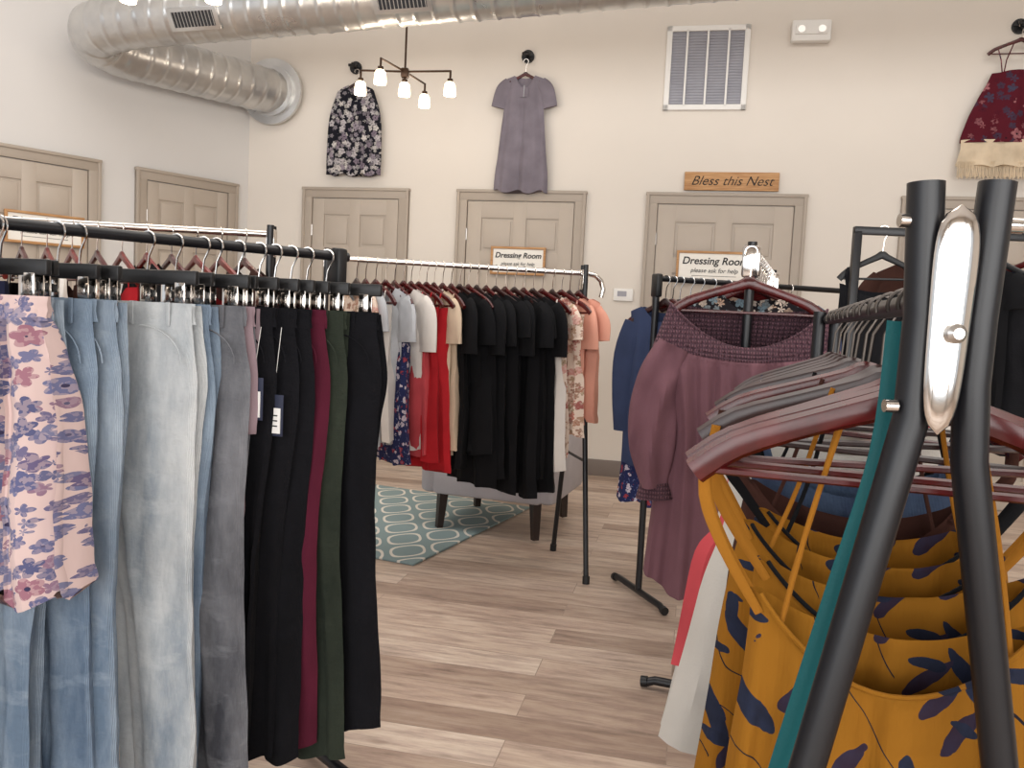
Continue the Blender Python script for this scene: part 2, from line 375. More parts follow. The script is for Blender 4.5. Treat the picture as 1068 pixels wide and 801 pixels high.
def jeans(name,mat,T,hw=.108,L=1.06,seed=0,tag=0,lean=0,wide=1,stitch=None,fold=.015):
    b=B(); cliphanger(b,hw)
    st=stitch or mat; z0=-.150
    def leg(dx,y,l,s2):
        c=[(z0,0,hw*.94,.013),(z0-.05,0,hw*.97,.017),(z0-.16,dx*.2+.004,hw*1.06,.023),(z0-.28,dx*.5+.006,hw*1.0,.026),(z0-l*.45,dx*.8+lean*.35,hw*.80*wide,.024),
           (z0-l*.62,dx+lean*.6,hw*.70*wide,.02),(z0-l*.85,dx+lean*.9,hw*.68*wide,.019),(z0-l,dx+lean,hw*.66*wide,.018)]
        shell(b,mat,c,fold=fold,k=1.35,seed=s2,nu=22,nv=60,y0=y,hem=.008,tilt=.012,crease=.45)
    leg(.008,-.012,L,seed); leg(-.025,.022,L-.016,seed+50)
    shell(b,mat,[(z0+.004,0,hw*.965,.022),(z0-.018,0,hw*.975,.026),(z0-.040,0,hw*.985,.024)],fold=.001,k=1,seed=seed,nu=14,nv=4,y0=-.004)
    for u in (-.8,-.1,.62): b.box((u*hw,-.0305,z0-.020),(.010,.005,.050),st,None,.0015)
    pts=[(hw*(.15+.8*math.sin(a)),-.040-.002*math.cos(a),z0-.045-.075*(1-math.cos(a))) for a in [i*math.pi/2/8 for i in range(9)]]
    b.tube(pts,.0018,st,5)
    b.tube([(-hw*.45,-.028,z0-.020),(-hw*.45,-.036,z0-.020)],.008,M['steel'],10)
    if tag:
        x,z=tag[0],tag[1]
        b.box((x,-.058,z),(.052,.002,.095),M['tagn'],None,.0005); b.box((x,-.060,z-.012),(.040,.002,.058),M['white'],None,.0005)
        for q in range(3): b.box((x,-.0615,z-.0-.012*q),(.026,.0008,.003),M['ink'])
        b.tube([(x,-.058,z+.046),(x+.004,-.04,z0-.04)],.0008,M['white'],4)
    return b.obj(name,T)
def tee(name,mat,T,hw=.21,L=.7,hm='cherry',seed=0,sleeve=.17,flare=1.1,fold=.012,long=False,neckd=.07,tk=.022,hem=.006,mat2=None,split=1):
    b=B(); hanger(b,M[hm],min(hw*.97,.21))
    z0=HZ-.002; s=hw
    c=[(z0,0,s,.012),(z0-.07,0,s*.98,tk),(z0-.18,0,s*.93,tk*1.1),(z0-L*.45,0,s*.95*(1+(flare-1)*.3),tk*1.2),(z0-L*.75,0,s*.95*(1+(flare-1)*.7),tk*1.3),(z0-L,0,s*.95*flare,tk*1.35)]
    shell(b,mat,c,neck=(.10,neckd,.03,.38),fold=fold,k=3,seed=seed,hem=hem,mat2=mat2,split=split)
    for sd in (-1,1):
        if sleeve:
            if long: pts=[(sd*s*.86,z0-.075),(sd*s*1.08,z0-.22),(sd*s*1.12,z0-.4),(sd*s*1.1,z0-sleeve)]; w=[.05,.062,.055,.042]
            else: pts=[(sd*s*.82,z0-.065),(sd*s*1.02,z0-.12),(sd*s*1.07,z0-sleeve)]; w=[.05,.066,.070]
            b.rib(pts,w,tk*.9,mat,14,None,0,12,.004,seed+sd)
    return b.obj(name,T)
def tank(name,mat,T,hw=.19,L=.9,top=-.2,hm='cherry',seed=0,flare=1.3,fold=.014,neckd=.05,sx=.15,strap=.006,mat2=None,split=1,hangw=.21,smat=None,scoop=.14,tk=.03):
    b=B(); hanger(b,M[hm],hangw); top=top-.02
    c=[(top,0,hw,tk*.8),(top-.08,0,hw*.98,tk),(top-.2,0,hw*1.0,tk*1.1),(top-L*.55,0,hw*(1+(flare-1)*.5),tk*1.3),(top-L,0,hw*flare,tk*1.4)]
    shell(b,mat,c,neck=(scoop,neckd,neckd*.6,-.05),fold=fold,k=3.3,seed=seed,hem=.008,mat2=mat2,split=split)
    for sd in (-1,1):
        for yy in (-.014,.014):
            b.rib([(sd*sx,HZ-.075*(sx/hangw)**1.5+.012,-yy*.6),(sd*(sx+.006),HZ-.055,0),(sd*min(sx,hw*.8),top+.0-.01,0)],strap,.0018,smat or mat,6,None,yy,10)
    return b.obj(name,T)
# ---------------------------------------------------------------- room
CX,CY=-2.30,7.13
e=Vector((.9778,-.2094,0)); 
def WB(a,z=0,o=0):
    n=Vector((-.2094,-.9778,0)); p=Vector((CX,CY,0))+e*a+n*o
    return frame(p.x,p.y,z,(e.x,e.y))
e2=Vector((.629,.777,0))
def WL(a,z=0,o=0):
    n=Vector((.777,-.629,0)); p=Vector((CX,CY,0))-e2*a+n*o
    return frame(p.x,p.y,z,(e2.x,e2.y))
H=4.4
b=B(); b.box((4.6,.06,H/2),(9.6,.12,H),M['wall']); b.obj('wall_back',WB(0))
b=B(); b.box((-4.6,.06,H/2),(9.5,.12,H),M['wall_left']); b.obj('wall_left',WL(0))
b=B(); b.box((7.0,1.0,H/2),(.12,8.6,H),M['wall']); b.obj('wall_right')
b=B(); b.add([(-9,-3.3,0),(7.3,-3.3,0),(7.3,8,0),(-9,8,0)],[[0,1,2,3]],M['floor']); b.obj('floor')
b=B(); b.add([(-9,-3.3,H),(7.3,-3.3,H),(7.3,8,H),(-9,8,H)],[[3,2,1,0]],M['ceil']); b.obj('ceiling')
b=B()
b.box((-.9,-3.2,3.75),(16.2,.15,1.3),M['wall']); b.box((-.9,-3.2,.2),(16.2,.15,.4),M['wall'])
for x in (-8.9,-5.0,-1.0,3.0,6.9): b.box((x,-3.2,2.2),(.3,.15,4.4),M['wall'])
b.obj('wall_front')
for i,x in enumerate((-6.95,-3.0,1.0,4.95)):
    b=B()
    for dx in (-1.83,0,1.83): b.box((x+dx,-3.2,1.75),(.05,.08,2.7),M['black'],None,.005)
    for z in (.42,3.08): b.box((x,-3.2,z),(3.7,.08,.05),M['black'],None,.005)
    b.obj('window_%d'%(i+1))
doors=[('b',.513,1.437),('b',1.84,2.87),('b',3.33,4.49),('b',5.13,6.3),('l',.113,.975),('l',1.237,2.2)]
def baseb(name,W,spans,sgn):
    b=B()
    for a0,a1 in spans: 
        b.box((sgn*(a0+a1)/2,-.009,.065),(a1-a0,.018,.13),M['base'],None,.004)
    b.obj(name,W(0))
baseb('baseboard_back',WB,[(0.02,.513),(1.437,1.84),(2.87,3.33),(4.49,5.13),(6.3,9.2)],1)
baseb('baseboard_left',WL,[(0.02,.113),(.975,1.237),(2.2,9)],-1)
def door(i,T,w):
    E=empty('door_%d'%i,T); h=2.2; cw=.085
    b=B()
    for s in (-1,1): 
        b.box((s*(w/2-cw/2),-.015,h/2),(cw,.03,h),M['trim'],None,.004); b.box((s*(w/2-.012),-.02,h/2),(.024,.042,h),M['trim'],None,.004)
    b.box((0,-.015,h-cw/2),(w,.032,cw),M['trim'],None,.004); b.box((0,-.02,h-.012),(w+.01,.044,.024),M['trim'],None,.004)
    b.obj('casing',None,E)
    dw=w-2*cw-.01; dh=h-cw-.005; b=B()
    b.box((0,-.004,dh/2+.003),(dw,.008,dh-.006),M['door'])
    st=.11*dw/.8; zs=[(.22,.82),(.95,1.60),(1.72,1.98)]
    rails=[0.005,.22,.82,.95,1.60,1.72,1.98,dh]
    for s in (-1,0,1): b.box((s*(dw/2-st/2),-.012,dh/2+.003),(st if s else st*.9,.018,dh-.006),M['door'],None,.004)
    for q in range(0,8,2): b.box((0,-.0115,(rails[q]+rails[q+1])/2),(dw-.01,.0175,rails[q+1]-rails[q]),M['door'],None,.004)
    pw=(dw-2*st-st*.9)/2
    for z0,z1 in zs:
        for s in (-1,1): b.box((s*(pw/2+st*.45),-.009,(z0+z1)/2),(pw-.04,.014,z1-z0-.045),M['door'],None,.006)
    b.obj('slab',None,E)
    b=B(); b.tube([(dw/2-.06,-.02,.95),(dw/2-.06,-.06,.95)],.012,M['steel'],12); b.tube([(dw/2-.055,-.065,.95),(dw/2-.17,-.065,.95)],.009,M['steel'],10)
    b.tube([(dw/2-.06,-.018,.95),(dw/2-.06,-.026,.95)],.03,M['steel'],16)
    for z in (.25,1.05,1.85): b.tube([(-dw/2-.003,-.024,z-.045),(-dw/2-.003,-.024,z+.045)],.007,M['steel'],8)
    b.obj('hardware',None,E)
for i,(w,a0,a1) in enumerate(doors):
    T=WB((a0+a1)/2) if w=='b' else WL((a0+a1)/2)
    door(i+1,T,a1-a0)
# ---------------------------------------------------------------- signs
def text(s,size,E,loc,mat,shear=.25,off=.0):
    c=bpy.data.curves.new('lettering','FONT'); c.body=s; c.size=size; c.align_x='CENTER'; c.align_y='CENTER'; c.shear=shear; c.extrude=.0012; c.offset=off
    c.materials.append(mat); o=bpy.data.objects.new('lettering',c); sc.collection.objects.link(o); o.parent=E
    o.location=loc; o.rotation_euler=(R(90),0,0)
def dsign(T,w=.46,h=.23):
    E=empty('dressing_room_sign',T); b=B()
    b.box((0,-.008,0),(w-.02,.012,h-.02),M['signw'])
    for s in (-1,1):
        b.box((0,-.012,s*h/2),(w+.02,.024,.018),M['signwood'],None,.003); b.box((s*w/2,-.012,0),(.018,.024,h),M['signwood'],None,.003)
    b.obj('board',None,E)
    text('Dressing Room',w*.140,E,(0,-.0155,h*.2),M['ink'],.2,.0012)
    text('please ask for help',w*.085,E,(0,-.0155,-h*.12),M['ink'])
    b=B(); b.tube([(-w*.3,-.015,-h*.3),(w*.3,-.015,-h*.3)],.0015,M['ink'],4); b.obj('flourish',None,E)
dsign(WB(2.36,1.65,.03),.42,.20); dsign(WB(3.86,1.65,.03),.54,.22); dsign(WL(1.62,1.66,.03),.5,.2)
E=empty('bless_this_nest_sign',WB(3.942,2.285,.012)); b=B(); b.box((0,-.012,0),(.68,.024,.135),M['signwood'],None,.004); b.obj('board',None,E)
text('Bless this Nest',.098,E,(0,-.026,0),M['ink'],.4,-.0008)
# ---------------------------------------------------------------- wall fittings
b=B(); w=.6;h=.61
b.box((0,-.004,0),(w-.06,.008,h-.06),M['grille'])
for s in (-1,1): b.box((0,-.012,s*(h/2-.02)),(w,.024,.04),M['white'],None,.004); b.box((s*(w/2-.02),-.012,0),(.04,.024,h),M['white'],None,.004)
for s in (-1,0,1): b.box((s*w/4,-.013,0),(.014,.022,h-.05),M['white'])
for i in range(26): b.box((0,-.010,-h/2+.05+i*(h-.1)/25),(w-.06,.010,.004),M['grille'],None,0,Matrix.Rotation(.6,4,'X'))
b.obj('return_air_vent',WB(3.71,3.113,0))
b=B(); b.box((0,-.035,0),(.27,.07,.15),M['white'],None,.014); b.box((0,-.074,.005),(.22,.01,.07),M['white'],None,.004)
for s in (-1,1): b.tube([(s*.07,-.076,.005),(s*.07,-.083,.005)],.026,M['steel'],16)
b.obj('emergency_light',WB(4.427,3.35,0))
b=B(); b.box((0,-.012,0),(.15,.024,.095),M['white'],None,.006); b.box((-.01,-.025,.008),(.07,.003,.04),M['grille']); b.obj('thermostat',WB(3.195,1.42,0))
def wallhook(T,name='coat_hook'):
    b=B(); b.tube([(0,-.001,0),(0,-.018,0)],.05,M['blackp'],20); b.tube([(0,-.01,0),(0,-.07,0),(0,-.085,.02)],.010,M['blackp'],8)
    b.tube([(-.03,-.085,0),(.03,-.085,0)],.012,M['blackp'],8)
    for i in range(6):
        a=i*math.pi/3; b.tube([(0,-.02,0),(.042*math.cos(a),-.02,.042*math.sin(a))],.006,M['blackp'],6)
    b.obj(name,T)
wallhook(WB(2.357,3.22)); wallhook(WB(.939,3.157)); wallhook(WB(5.79,3.36))
def wb_g(a,z): return WB(a,z,.07)
b=B(); hanger(b,M['cherry'],.15,bar=False)
D=Matrix.Translation((0,0,-.03))
c=[(-.09,0,.145,.012),(-.2,0,.155,.022),(-.35,0,.165,.026),(-.6,0,.19,.03),(-.8,0,.215,.03),(-.97,0,.225,.03)]
shell(b,F['greyt'],c,neck=(.075,.10,.02,.3),fold=.022,k=2.6,seed=3,hem=.015,T=D)
b.box((0,-.026,-.25),(.07,.003,.075),F['greyt'])
for sd in (-1,1): b.rib([(sd*.12,-.14),(sd*.17,-.20),(sd*.205,-.33)],[.045,.058,.056],.018,F['greyt'],14,D,0,12)
b.tube([(0,-.026,-.20),(0,-.034,-.29)],.003,F['ltgrey'],5)
b.obj('grey_tshirt',wb_g(2.357,3.18))
b=B(); hanger(b,M['dwood'],.15,bar=False)
c=[(-.09,0,.14,.012),(-.2,0,.155,.022),(-.4,0,.165,.026),(-.65,0,.18,.03),(-.80,0,.19,.03)]
shell(b,F['blackf'],c,neck=(.06,.13,.02,.4),fold=.018,k=2.6,seed=5,hem=.014,T=D)
for sd in (-1,1): b.rib([(sd*.11,-.15),(sd*.17,-.35),(sd*.19,-.6),(sd*.185,-.80)],[.045,.05,.045,.05],.02,F['blackf'],14,D,-.01,16)
b.obj('floral_blouse',wb_g(.975,3.125))
b=B(); hanger(b,M['cherry'],.2)
c=[(-.33,0,.16,.018),(-.40,0,.19,.022),(-.52,0,.25,.028),(-.68,0,.30,.03),(-.80,0,.32,.032)]
shell(b,F['burg'],c,neck=(.12,-.02,-.02,0),fold=.022,k=3,seed=6)
shell(b,F['lace'],[(-.78,0,.318,.036),(-.86,0,.33,.037),(-.96,0,.34,.037)],fold=.016,k=4,seed=6,hem=.006,nv=10,nu=40)
for i in range(92):
    x=-.335+i*.0073; b.tube([(x,-.025,-.93),(x+.003*math.sin(i*2.1),-.032,-.99),(x+.004*math.sin(i),-.03,-1.04-.01*math.sin(i*1.7))],.0035,F['lace'],4)
for sd in (-1,1):
    b.rib([(sd*.14,-.16),(sd*.115,-.24),(sd*.10,-.33)],.004,.002,F['burg'],6); b.rib([(sd*.04,-.12),(sd*.08,-.24),(sd*.09,-.33)],.004,.002,F['burg'],6)
b.obj('burgundy_camisole',wb_g(5.79,3.36))
# ---------------------------------------------------------------- duct
def seg(p,q,n): return [tuple(Vector(p).lerp(Vector(q),i/n)) for i in range(n)]
def bez(p0,p1,p2,p3,n): 
    out=[]
    for i in range(n):
        t=i/n; out.append(tuple(Vector(p0)*(1-t)**3+Vector(p1)*3*t*(1-t)**2+Vector(p2)*3*t*t*(1-t)+Vector(p3)*t**3))
    return out
DA=(3.6,3.72,3.14); DB=(-2.35,5.54,3.03)
pts=seg(DA,DB,620)+bez(DB,(-2.85,5.69,3.02),(-3.06,5.72,2.97),(-2.82,6.03,2.93),80)+seg((-2.82,6.03,2.93),(-2.06,7.06,2.96),130)+[(-2.06,7.06,2.96)]
def rf(r,s,a):
    f=(s/.12+a)%1.0
    return r*(1+.035*math.exp(-((f-.5)/.08)**2))
E=empty('spiral_duct')
b=B(); b.tube(pts,.175,M['duct'],36,rfun=rf); b.obj('duct_run',None,E,60)
b=B(); wn=Vector((.2094,.9778,0)); q=Vector((-2.09,7.0,2.96))
b.tube([q,q+wn*.03],.265,M['duct'],36); b.tube([q-wn*.03,q],.205,M['duct'],36); b.obj('wall_flange',None,E)
dv=(Vector(DB)-Vector(DA)).normalized()
def onduct(t,name):
    c=Vector(DA).lerp(Vector(DB),t)
    x=-Vector((dv.x,dv.y,0)).normalized(); out=Vector((x.y,-x.x,0)); out=(out+Vector((0,0,-.6))).normalized()
    if out.y>0: out=Vector((-out.x,-out.y,out.z))
    zz=x.cross(-out).normalized()
    T=Matrix(((x.x,-out.x,zz.x,0),(x.y,-out.y,zz.y,0),(x.z,-out.z,zz.z,0),(0,0,0,1))); T.translation=c+out*.17
    b=B(); b.box((0,0,0),(.36,.03,.14),M['duct'],None,.004); b.box((0,-.014,0),(.30,.006,.09),M['dark'])
    for i in range(13): b.box((-.145+i*.0242,-.018,0),(.004,.006,.09),M['duct'])
    b.obj(name,T,E)
onduct(.72,'duct_grille_1'); onduct(.945,'duct_grille_2')
b=B()
for t in (.3,.62,.9):
    c=Vector(DA).lerp(Vector(DB),t); b.tube([c+Vector((0,0,.17)),c+Vector((0,0,H-c.z))],.006,M['steel'],6)
b.obj('hanger_rods',None,E)
# ---------------------------------------------------------------- chandeliers
def chand(x,y,z,P):
    E=empty('chandelier',Matrix.Translation((x,y,z)))
    b=B(); b.tube([(0,0,.0),(0,0,H-z)],.007,M['bronze'],8); b.tube([(0,0,H-z-.03),(0,0,H-z)],.07,M['bronze'],20)
    b.box((0,0,.01),(.05,.05,.06),M['bronze'],None,.008)
    g=B()
    for cx,cy in P:
        if cx or cy: b.tube([(0,0,.02),(cx,cy,.02)],.007,M['bronze'],6)
        b.tube([(cx,cy,.024),(cx,cy,-.05)],.007,M['bronze'],8)
        b.tube([(cx,cy,-.055),(cx,cy,-.03)],.018,M['bronze'],12)
        g.tube([(cx,cy,-.05),(cx,cy,-.065),(cx,cy,-.12),(cx,cy,-.135)],[.022,.034,.040,.038],M['lamp'],16)
        l=bpy.data.lights.new('bulb','POINT'); l.energy=2.2; l.color=(1,.86,.70); l.shadow_soft_size=.04
        o=bpy.data.objects.new('bulb',l); sc.collection.objects.link(o); o.parent=E; o.location=(cx,cy,-.19)
    b.obj('arms',None,E); g.obj('glass_shades',None,E)
chand(-.79,5.55,2.74,[(-.29,.02),(-.115,-.26),(0,0),(.10,.27),(.30,-.06)])
chand(-1.765,4.2,2.80,[(-.22,.05),(.22,.0),(-.08,-.28),(.1,-.26),(0,-.12)])
# ---------------------------------------------------------------- rug and armchair
b=B(); b.box((0,0,.006),(2.1,1.45,.012),M['rug'],None,.004); 
ra=Vector((.917,-.4,0)); rc=Vector((-.426,3.9,0))+Vector((.4,.917,0))*.72-ra*1.05
b.obj('patterned_rug',frame(rc.x,rc.y,0.001,(ra.x,ra.y)))
E=empty('armchair',frame(-.01,4.80,0.013,(.95,-.31)))
b=B(); b.box((0,0,.29),(.64,.70,.19),M['upholstery'],None,.03); b.box((0,-.02,.43),(.50,.60,.12),M['upholstery'],None,.04); b.obj('seat',None,E)
b=B(); b.box((0,.31,.58),(.66,.14,.62),M['upholstery'],None,.045,Matrix.Rotation(-.12,4,'X')); b.obj('backrest',None,E)
b=B()
for s in (-1,1): b.box((s*.34,-.01,.39),(.10,.68,.38),M['upholstery'],None,.035)
b.obj('arms',None,E)
b=B()
for x in (-.27,.27):
    for y in (-.29,.29): b.tube([(x,y,.22),(x*1.04,y*1.04,0)],[.036,.024],M['legwood'],4)
b.obj('legs',None,E)
# ---------------------------------------------------------------- racks
def rack(name,p0,p1,z,bar='chrome',post='black',spread=.27,ends=('A','A'),r=.0125,over=.0,curl=False,rise=.03,z1=None):
    E=empty(name,frame(p0[0],p0[1],0,(p1[0]-p0[0],p1[1]-p0[1]))); L=math.hypot(p1[0]-p0[0],p1[1]-p0[1])
    b=B(); pts=[(-over if not curl else 0,0,z),(L+over,0,z)]
    if curl:
        pts=[(-.09,0,z-.11),(-.10,0,z-.07),(-.085,0,z-.03),(-.055,0,z-.006),(-.02,0,z),(L,0,z)]
    b.tube(pts,r,M[bar],12); b.obj('rail',None,E)
    for k,x in enumerate((0,L)):
        if not ends[k]: continue
        b=B()
        if ends[k]=='A':
            for s in (-1,1):
                b.tube([(x,s*.02,z+rise),(x,s*.025,z-.16),(x,s*spread,.02)],.0125,M[post],12)
                b.tube([(x,s*spread,.035),(x,s*(spread+.003),.0)],.017,M['blackp'],12)
            b.tube([(x,-spread*.6,.55),(x,spread*.6,.55)],.007,M[post],8)
        else:
            b.tube([(x,0,z+rise),(x,0,.03)],.0145,M[post],12)
            b.tube([(x,-spread,.02),(x,-spread*.9,.03),(x,spread*.9,.03),(x,spread,.02)],.0145,M[post],12)
            for s in (-1,1): b.tube([(x,s*spread-.001,.022),(x,s*(spread+.02),.02)],.018,M['blackp'],12)
        b.box((x,0,z-.03),(.03,.055,.10),M['blackp' if bar=='black' else bar],None,.008)
        b.obj('end_frame_%d'%(k+1),None,E)
    return E
# Rack A
A0=Vector((-.454,2.115)); Ad=Vector((-.723,-.69)); ZA=1.334
A1=A0+Ad*1.35
rack('garment_rack',(A0.x,A0.y),(A1.x,A1.y),ZA,'black','black',.21,ends=('T','T'),r=.012,over=.03,rise=.02)
def onA(s,wd=(.95,-.31)): p=A0+Ad*s; return frame(p.x,p.y,ZA+.010,wd)
jeans('black_jeans',F['blackd'],onA(.03),.155,1.05,1,lean=.085)
jeans('olive_jeans',F['olive'],onA(.085),.120,1.11,2,lean=.075)
jeans('maroon_jeans',F['maroon'],onA(.128),.108,1.08,3,lean=.025)
jeans('black_jeans',F['blackd'],onA(.170),.11,1.1,4,lean=.02)
jeans('black_jeans',F['blackd'],onA(.210),.11,1.09,5,tag=(.088,-.39))
jeans('black_jeans',F['blackd'],onA(.262),.11,1.1,6,tag=(.090,-.35))
jeans('mauve_trousers',F['mauvep'],onA(.315),.112,.55,7)
jeans('grey_jeans',F['grey'],onA(.345),.125,1.12,8,lean=.06)
jeans('light_denim_jeans',F['pale3'],onA(.405),.10,1.05,9)
jeans('pale_denim_jeans',F['pale'],onA(.465),.130,1.13,10,lean=.06)
jeans('light_denim_jeans',F['pale2'],onA(.60),.105,1.1,11,lean=.04)
jeans('light_denim_jeans',F['pale3'],onA(.64),.105,1.1,12,lean=.025)
jeans('light_denim_jeans',F['pale2'],onA(.74),.14,1.12,15)
b=B(); cliphanger(b,.13)
c=[(-.15,0,.12,.02),(-.18,0,.125,.03),(-.21,0,.13,.035),(-.35,0,.155,.045),(-.55,0,.18,.05),(-.70,.005,.20,.05)]
shell(b,F['romper'],c,fold=.032,k=4.2,seed=4,hem=.02,nu=54,nv=44)
shell(b,F['romper'],[(-.145,0,.125,.03),(-.165,0,.13,.036),(-.19,0,.127,.034)],fold=.006,k=9,seed=4,nu=50,nv=5)
b.obj('floral_shorts',onA(.70)@Matrix.Translation((0.0,-.06,0)))
for s,mm,hw in ((.86,'pale',.12),(.93,'blackd',.12),(1.0,'pale2',.12),(1.1,'grey',.12),(1.2,'blackd',.12)):
    jeans('denim_jeans',F[mm],onA(s),hw,1.08,int(s*100))
# Rack B (behind)
rack('garment_rack',(-.86,2.93),(-2.35,2.80),1.45,'chrome','black',.25,rise=.03)
cols=['brown','red','navyp','taupe','black','red','peachf','brown','white','black','navy','taupe','red','greyt','blackf','brown','cream']
for i,cn in enumerate(cols):
    x=-.95-i*.082; (tee if i%4==0 else tank)('hanging_top',F[cn],frame(x,2.93+(x+.86)*.087,1.459,(.62,-.78)),hm='redwood' if i%3 else 'cherry',L=.66,seed=i)
# Rack C (middle)
C0=(.32,4.02); C1=(-.85,3.74); ZC=1.43
rack('garment_rack',C0,C1,ZC,'chrome','black',.27,curl=True,rise=.04)
Cd=(Vector(C1)-Vector(C0)).normalized()
def onC(s,a=(.6,-.8)): p=Vector(C0)+Cd*s; j=random.uniform(-.14,.14); return frame(p.x,p.y,ZC+.011,(a[0]+j,a[1]))
LC=[(.025,'tee','peach',.58,.165),(.07,'tee','peach',.60,.165),(.11,'tank','peachf',.66,.17),(.155,'tee','peachf',.74,.18),(.205,'tank','white',.82,.17),
(.25,'tee','black',.91,.2),(.295,'tee','black',.84,.2),(.34,'tee','black',.93,.22),(.385,'tee','black',.86,.2),(.43,'tee','black',.91,.21),(.475,'tee','black',.84,.2),(.52,'tee','black',.89,.2),(.56,'tank','black',.75,.18),(.60,'tee','black',.72,.19),(.64,'tee','black',.80,.19),
(.68,'tank','cream',.74,.16),(.72,'tee','cream',.74,.16),(.755,'tank','red',.83,.17),(.79,'tank','red',.78,.18),(.825,'tank','coral',.76,.16),(.86,'tee','white',.72,.18),(.90,'tank','navyp',.80,.18),(.94,'tee','ltgrey',.70,.18),(.985,'tank','white',.7,.17),(1.03,'tee','ltgrey',.7,.18),(1.07,'tee','peachf',.7,.18)]
nm={'peach':'peach_cardigan','peachf':'floral_top','white':'white_top','black':'black_tshirt','cream':'cream_top','red':'red_top','coral':'coral_top','navyp':'print_top','ltgrey':'light_grey_top'}
for i,(s,k_,cn,L,hw) in enumerate(LC):
    T=onC(s)
    if k_=='tee': tee(nm[cn],F[cn],T,hw=hw,L=L,hm='dwood' if i%2 else 'cherry',seed=i,flare=1.15,fold=.022,sleeve=.2+.04*(i%3))
    else: tank(nm[cn],F[cn],T,hw=hw,L=L-.1,top=-.19,seed=i,sx=.12,hm='cherry',fold=.02)
# Rack D
D0=(.72,2.60); D1=(1.14,3.75); ZD=1.44
rack('garment_rack',D0,D1,ZD,'chrome','black',.24,ends=('T','T'),rise=.03)
Dd=(Vector(D1)-Vector(D0)).normalized()
def onD(s,a=(.985,-.17)): p=Vector(D0)+Dd*s; return frame(p.x,p.y,ZD+.011,a)
def blouse(name,mat,mat2,T):
    b=B(); hanger(b,M['cherry'],.225,th=.010,ht=.014); D=Matrix.Translation((0,0,-.02))
    nu=120; nv=50; seed=9.3
    def prof(t):
        return crom([(-.160,.235,.055),(-.24,.262,.085),(-.32,.285,.098),(-.42,.280,.095),(-.56,.258,.09),(-.74,.252,.09),(-.90,.260,.09),(-1.04,.268,.09)],t)
    rs=[]
    for j in range(nv+1):
        t=j/nv; z,hw,ht=prof(t); ring=[]
        us=[(-1+2*i/nu,-1) for i in range(nu+1)]+[(1-2*i/nu,1) for i in range(1,nu)]
        for u,side in us:
            e_=max(0,1-abs(u)**2.4)**.5
            g=min(1,max(0,(t-.20)/.14)); 
            fr=mnoise.noise(Vector((u*6.0,t*1.1,seed)))*1.3+mnoise.noise(Vector((u*14,t*2.0,seed+4)))*.55
            sm=math.sin(u*95)*.003*(1-g)+math.sin(t*150)*.002*(1-g)
            y=side*ht*e_+g*.026*fr+sm
            dz=-(.13 if side<0 else .015)*(1-u*u)*(1-t)**4
            dz+=t**4*(.035*math.sin(u*5+1)+.02*mnoise.noise(Vector((u*5,side,2))))
            ring.append((u*hw+g*.006*fr,y,z+dz))
        rs.append(ring)
    q=int(nv*.22); b.rings(rs[:q+1],mat2,False,False,D); b.rings(rs[q:],mat,False,True,D)
    b.tube([Vector(p)+Vector((0,-.001,0)) for p in rs[0][:nu+1]],.0045,mat2,6,D)
    for sd in (-1,1):
        b.rib([(sd*.215,-.29),(sd*.250,-.38),(sd*.265,-.5),(sd*.262,-.62),(sd*.250,-.73)],[.050,.066,.076,.070,.042],.055,mat,36,D,-.045,24,.012,3)
        b.rib([(sd*.25,-.72),(sd*.247,-.77)],[.044,.058],.048,mat2,20,D,-.045)
    return b.obj(name,T)
blouse('mauve_blouse',F['mauve'],F['mauved'],onD(-.02))
for i,(s,k_,cn,L,hw) in enumerate([(.13,'tee','lacefl',.6,.17),(.19,'tank','lacefl',.62,.18),(.25,'tee','denimb',.6,.2),(.33,'tee','navy',.8,.2),(.42,'tank','white',.7,.2),(.52,'tee','blue',.8,.21),(.64,'tee','lacefl',.7,.2),(.78,'tee','black',.7,.2),(.92,'tee','blue',.7,.21),(1.06,'tank','navyp',.8,.2)]):
    T=onD(s,(.957,-.29))
    if k_=='tee': tee('hanging_top',F[cn],T,hw=hw,L=L,hm='cherry',seed=i+70,sleeve=.2)
    else: tank('hanging_camisole',F[cn],T,hw=hw,L=L,seed=i+70)
# Rack D2
G0=(.60,3.60); G1=(1.90,4.05); ZG=1.40
rack('garment_rack',G0,G1,ZG,'black','black',.22,ends=('T','T'),rise=.01)
Gd=(Vector(G1)-Vector(G0)).normalized()
for i,(s,k_,cn,L,hw) in enumerate([(.01,'long','blue',.70,.16),(.045,'tank','navyp',.78,.17),(.08,'long','taupe',.84,.19),(.13,'tank','brown',.7,.18),(.18,'long','taupe',.84,.21),(.24,'tee','blue',.7,.2),(.32,'tee','white',.7,.2),(.40,'tee','navy',.7,.2),(.50,'tee','taupe',.7,.2),(.64,'tee','black',.7,.2)]):
    p=Vector(G0)+Gd*s; T=frame(p.x+.03,p.y,ZG+.010,(.80,-.60))
    if k_!='tank': tee('hanging_top',F[cn],T,hw=hw,L=L,hm='dwood',seed=i+170,sleeve=.56 if k_=='long' else .2,long=k_=='long')
    else: tank('hanging_camisole',F[cn],T,hw=hw,L=L,seed=i+170)
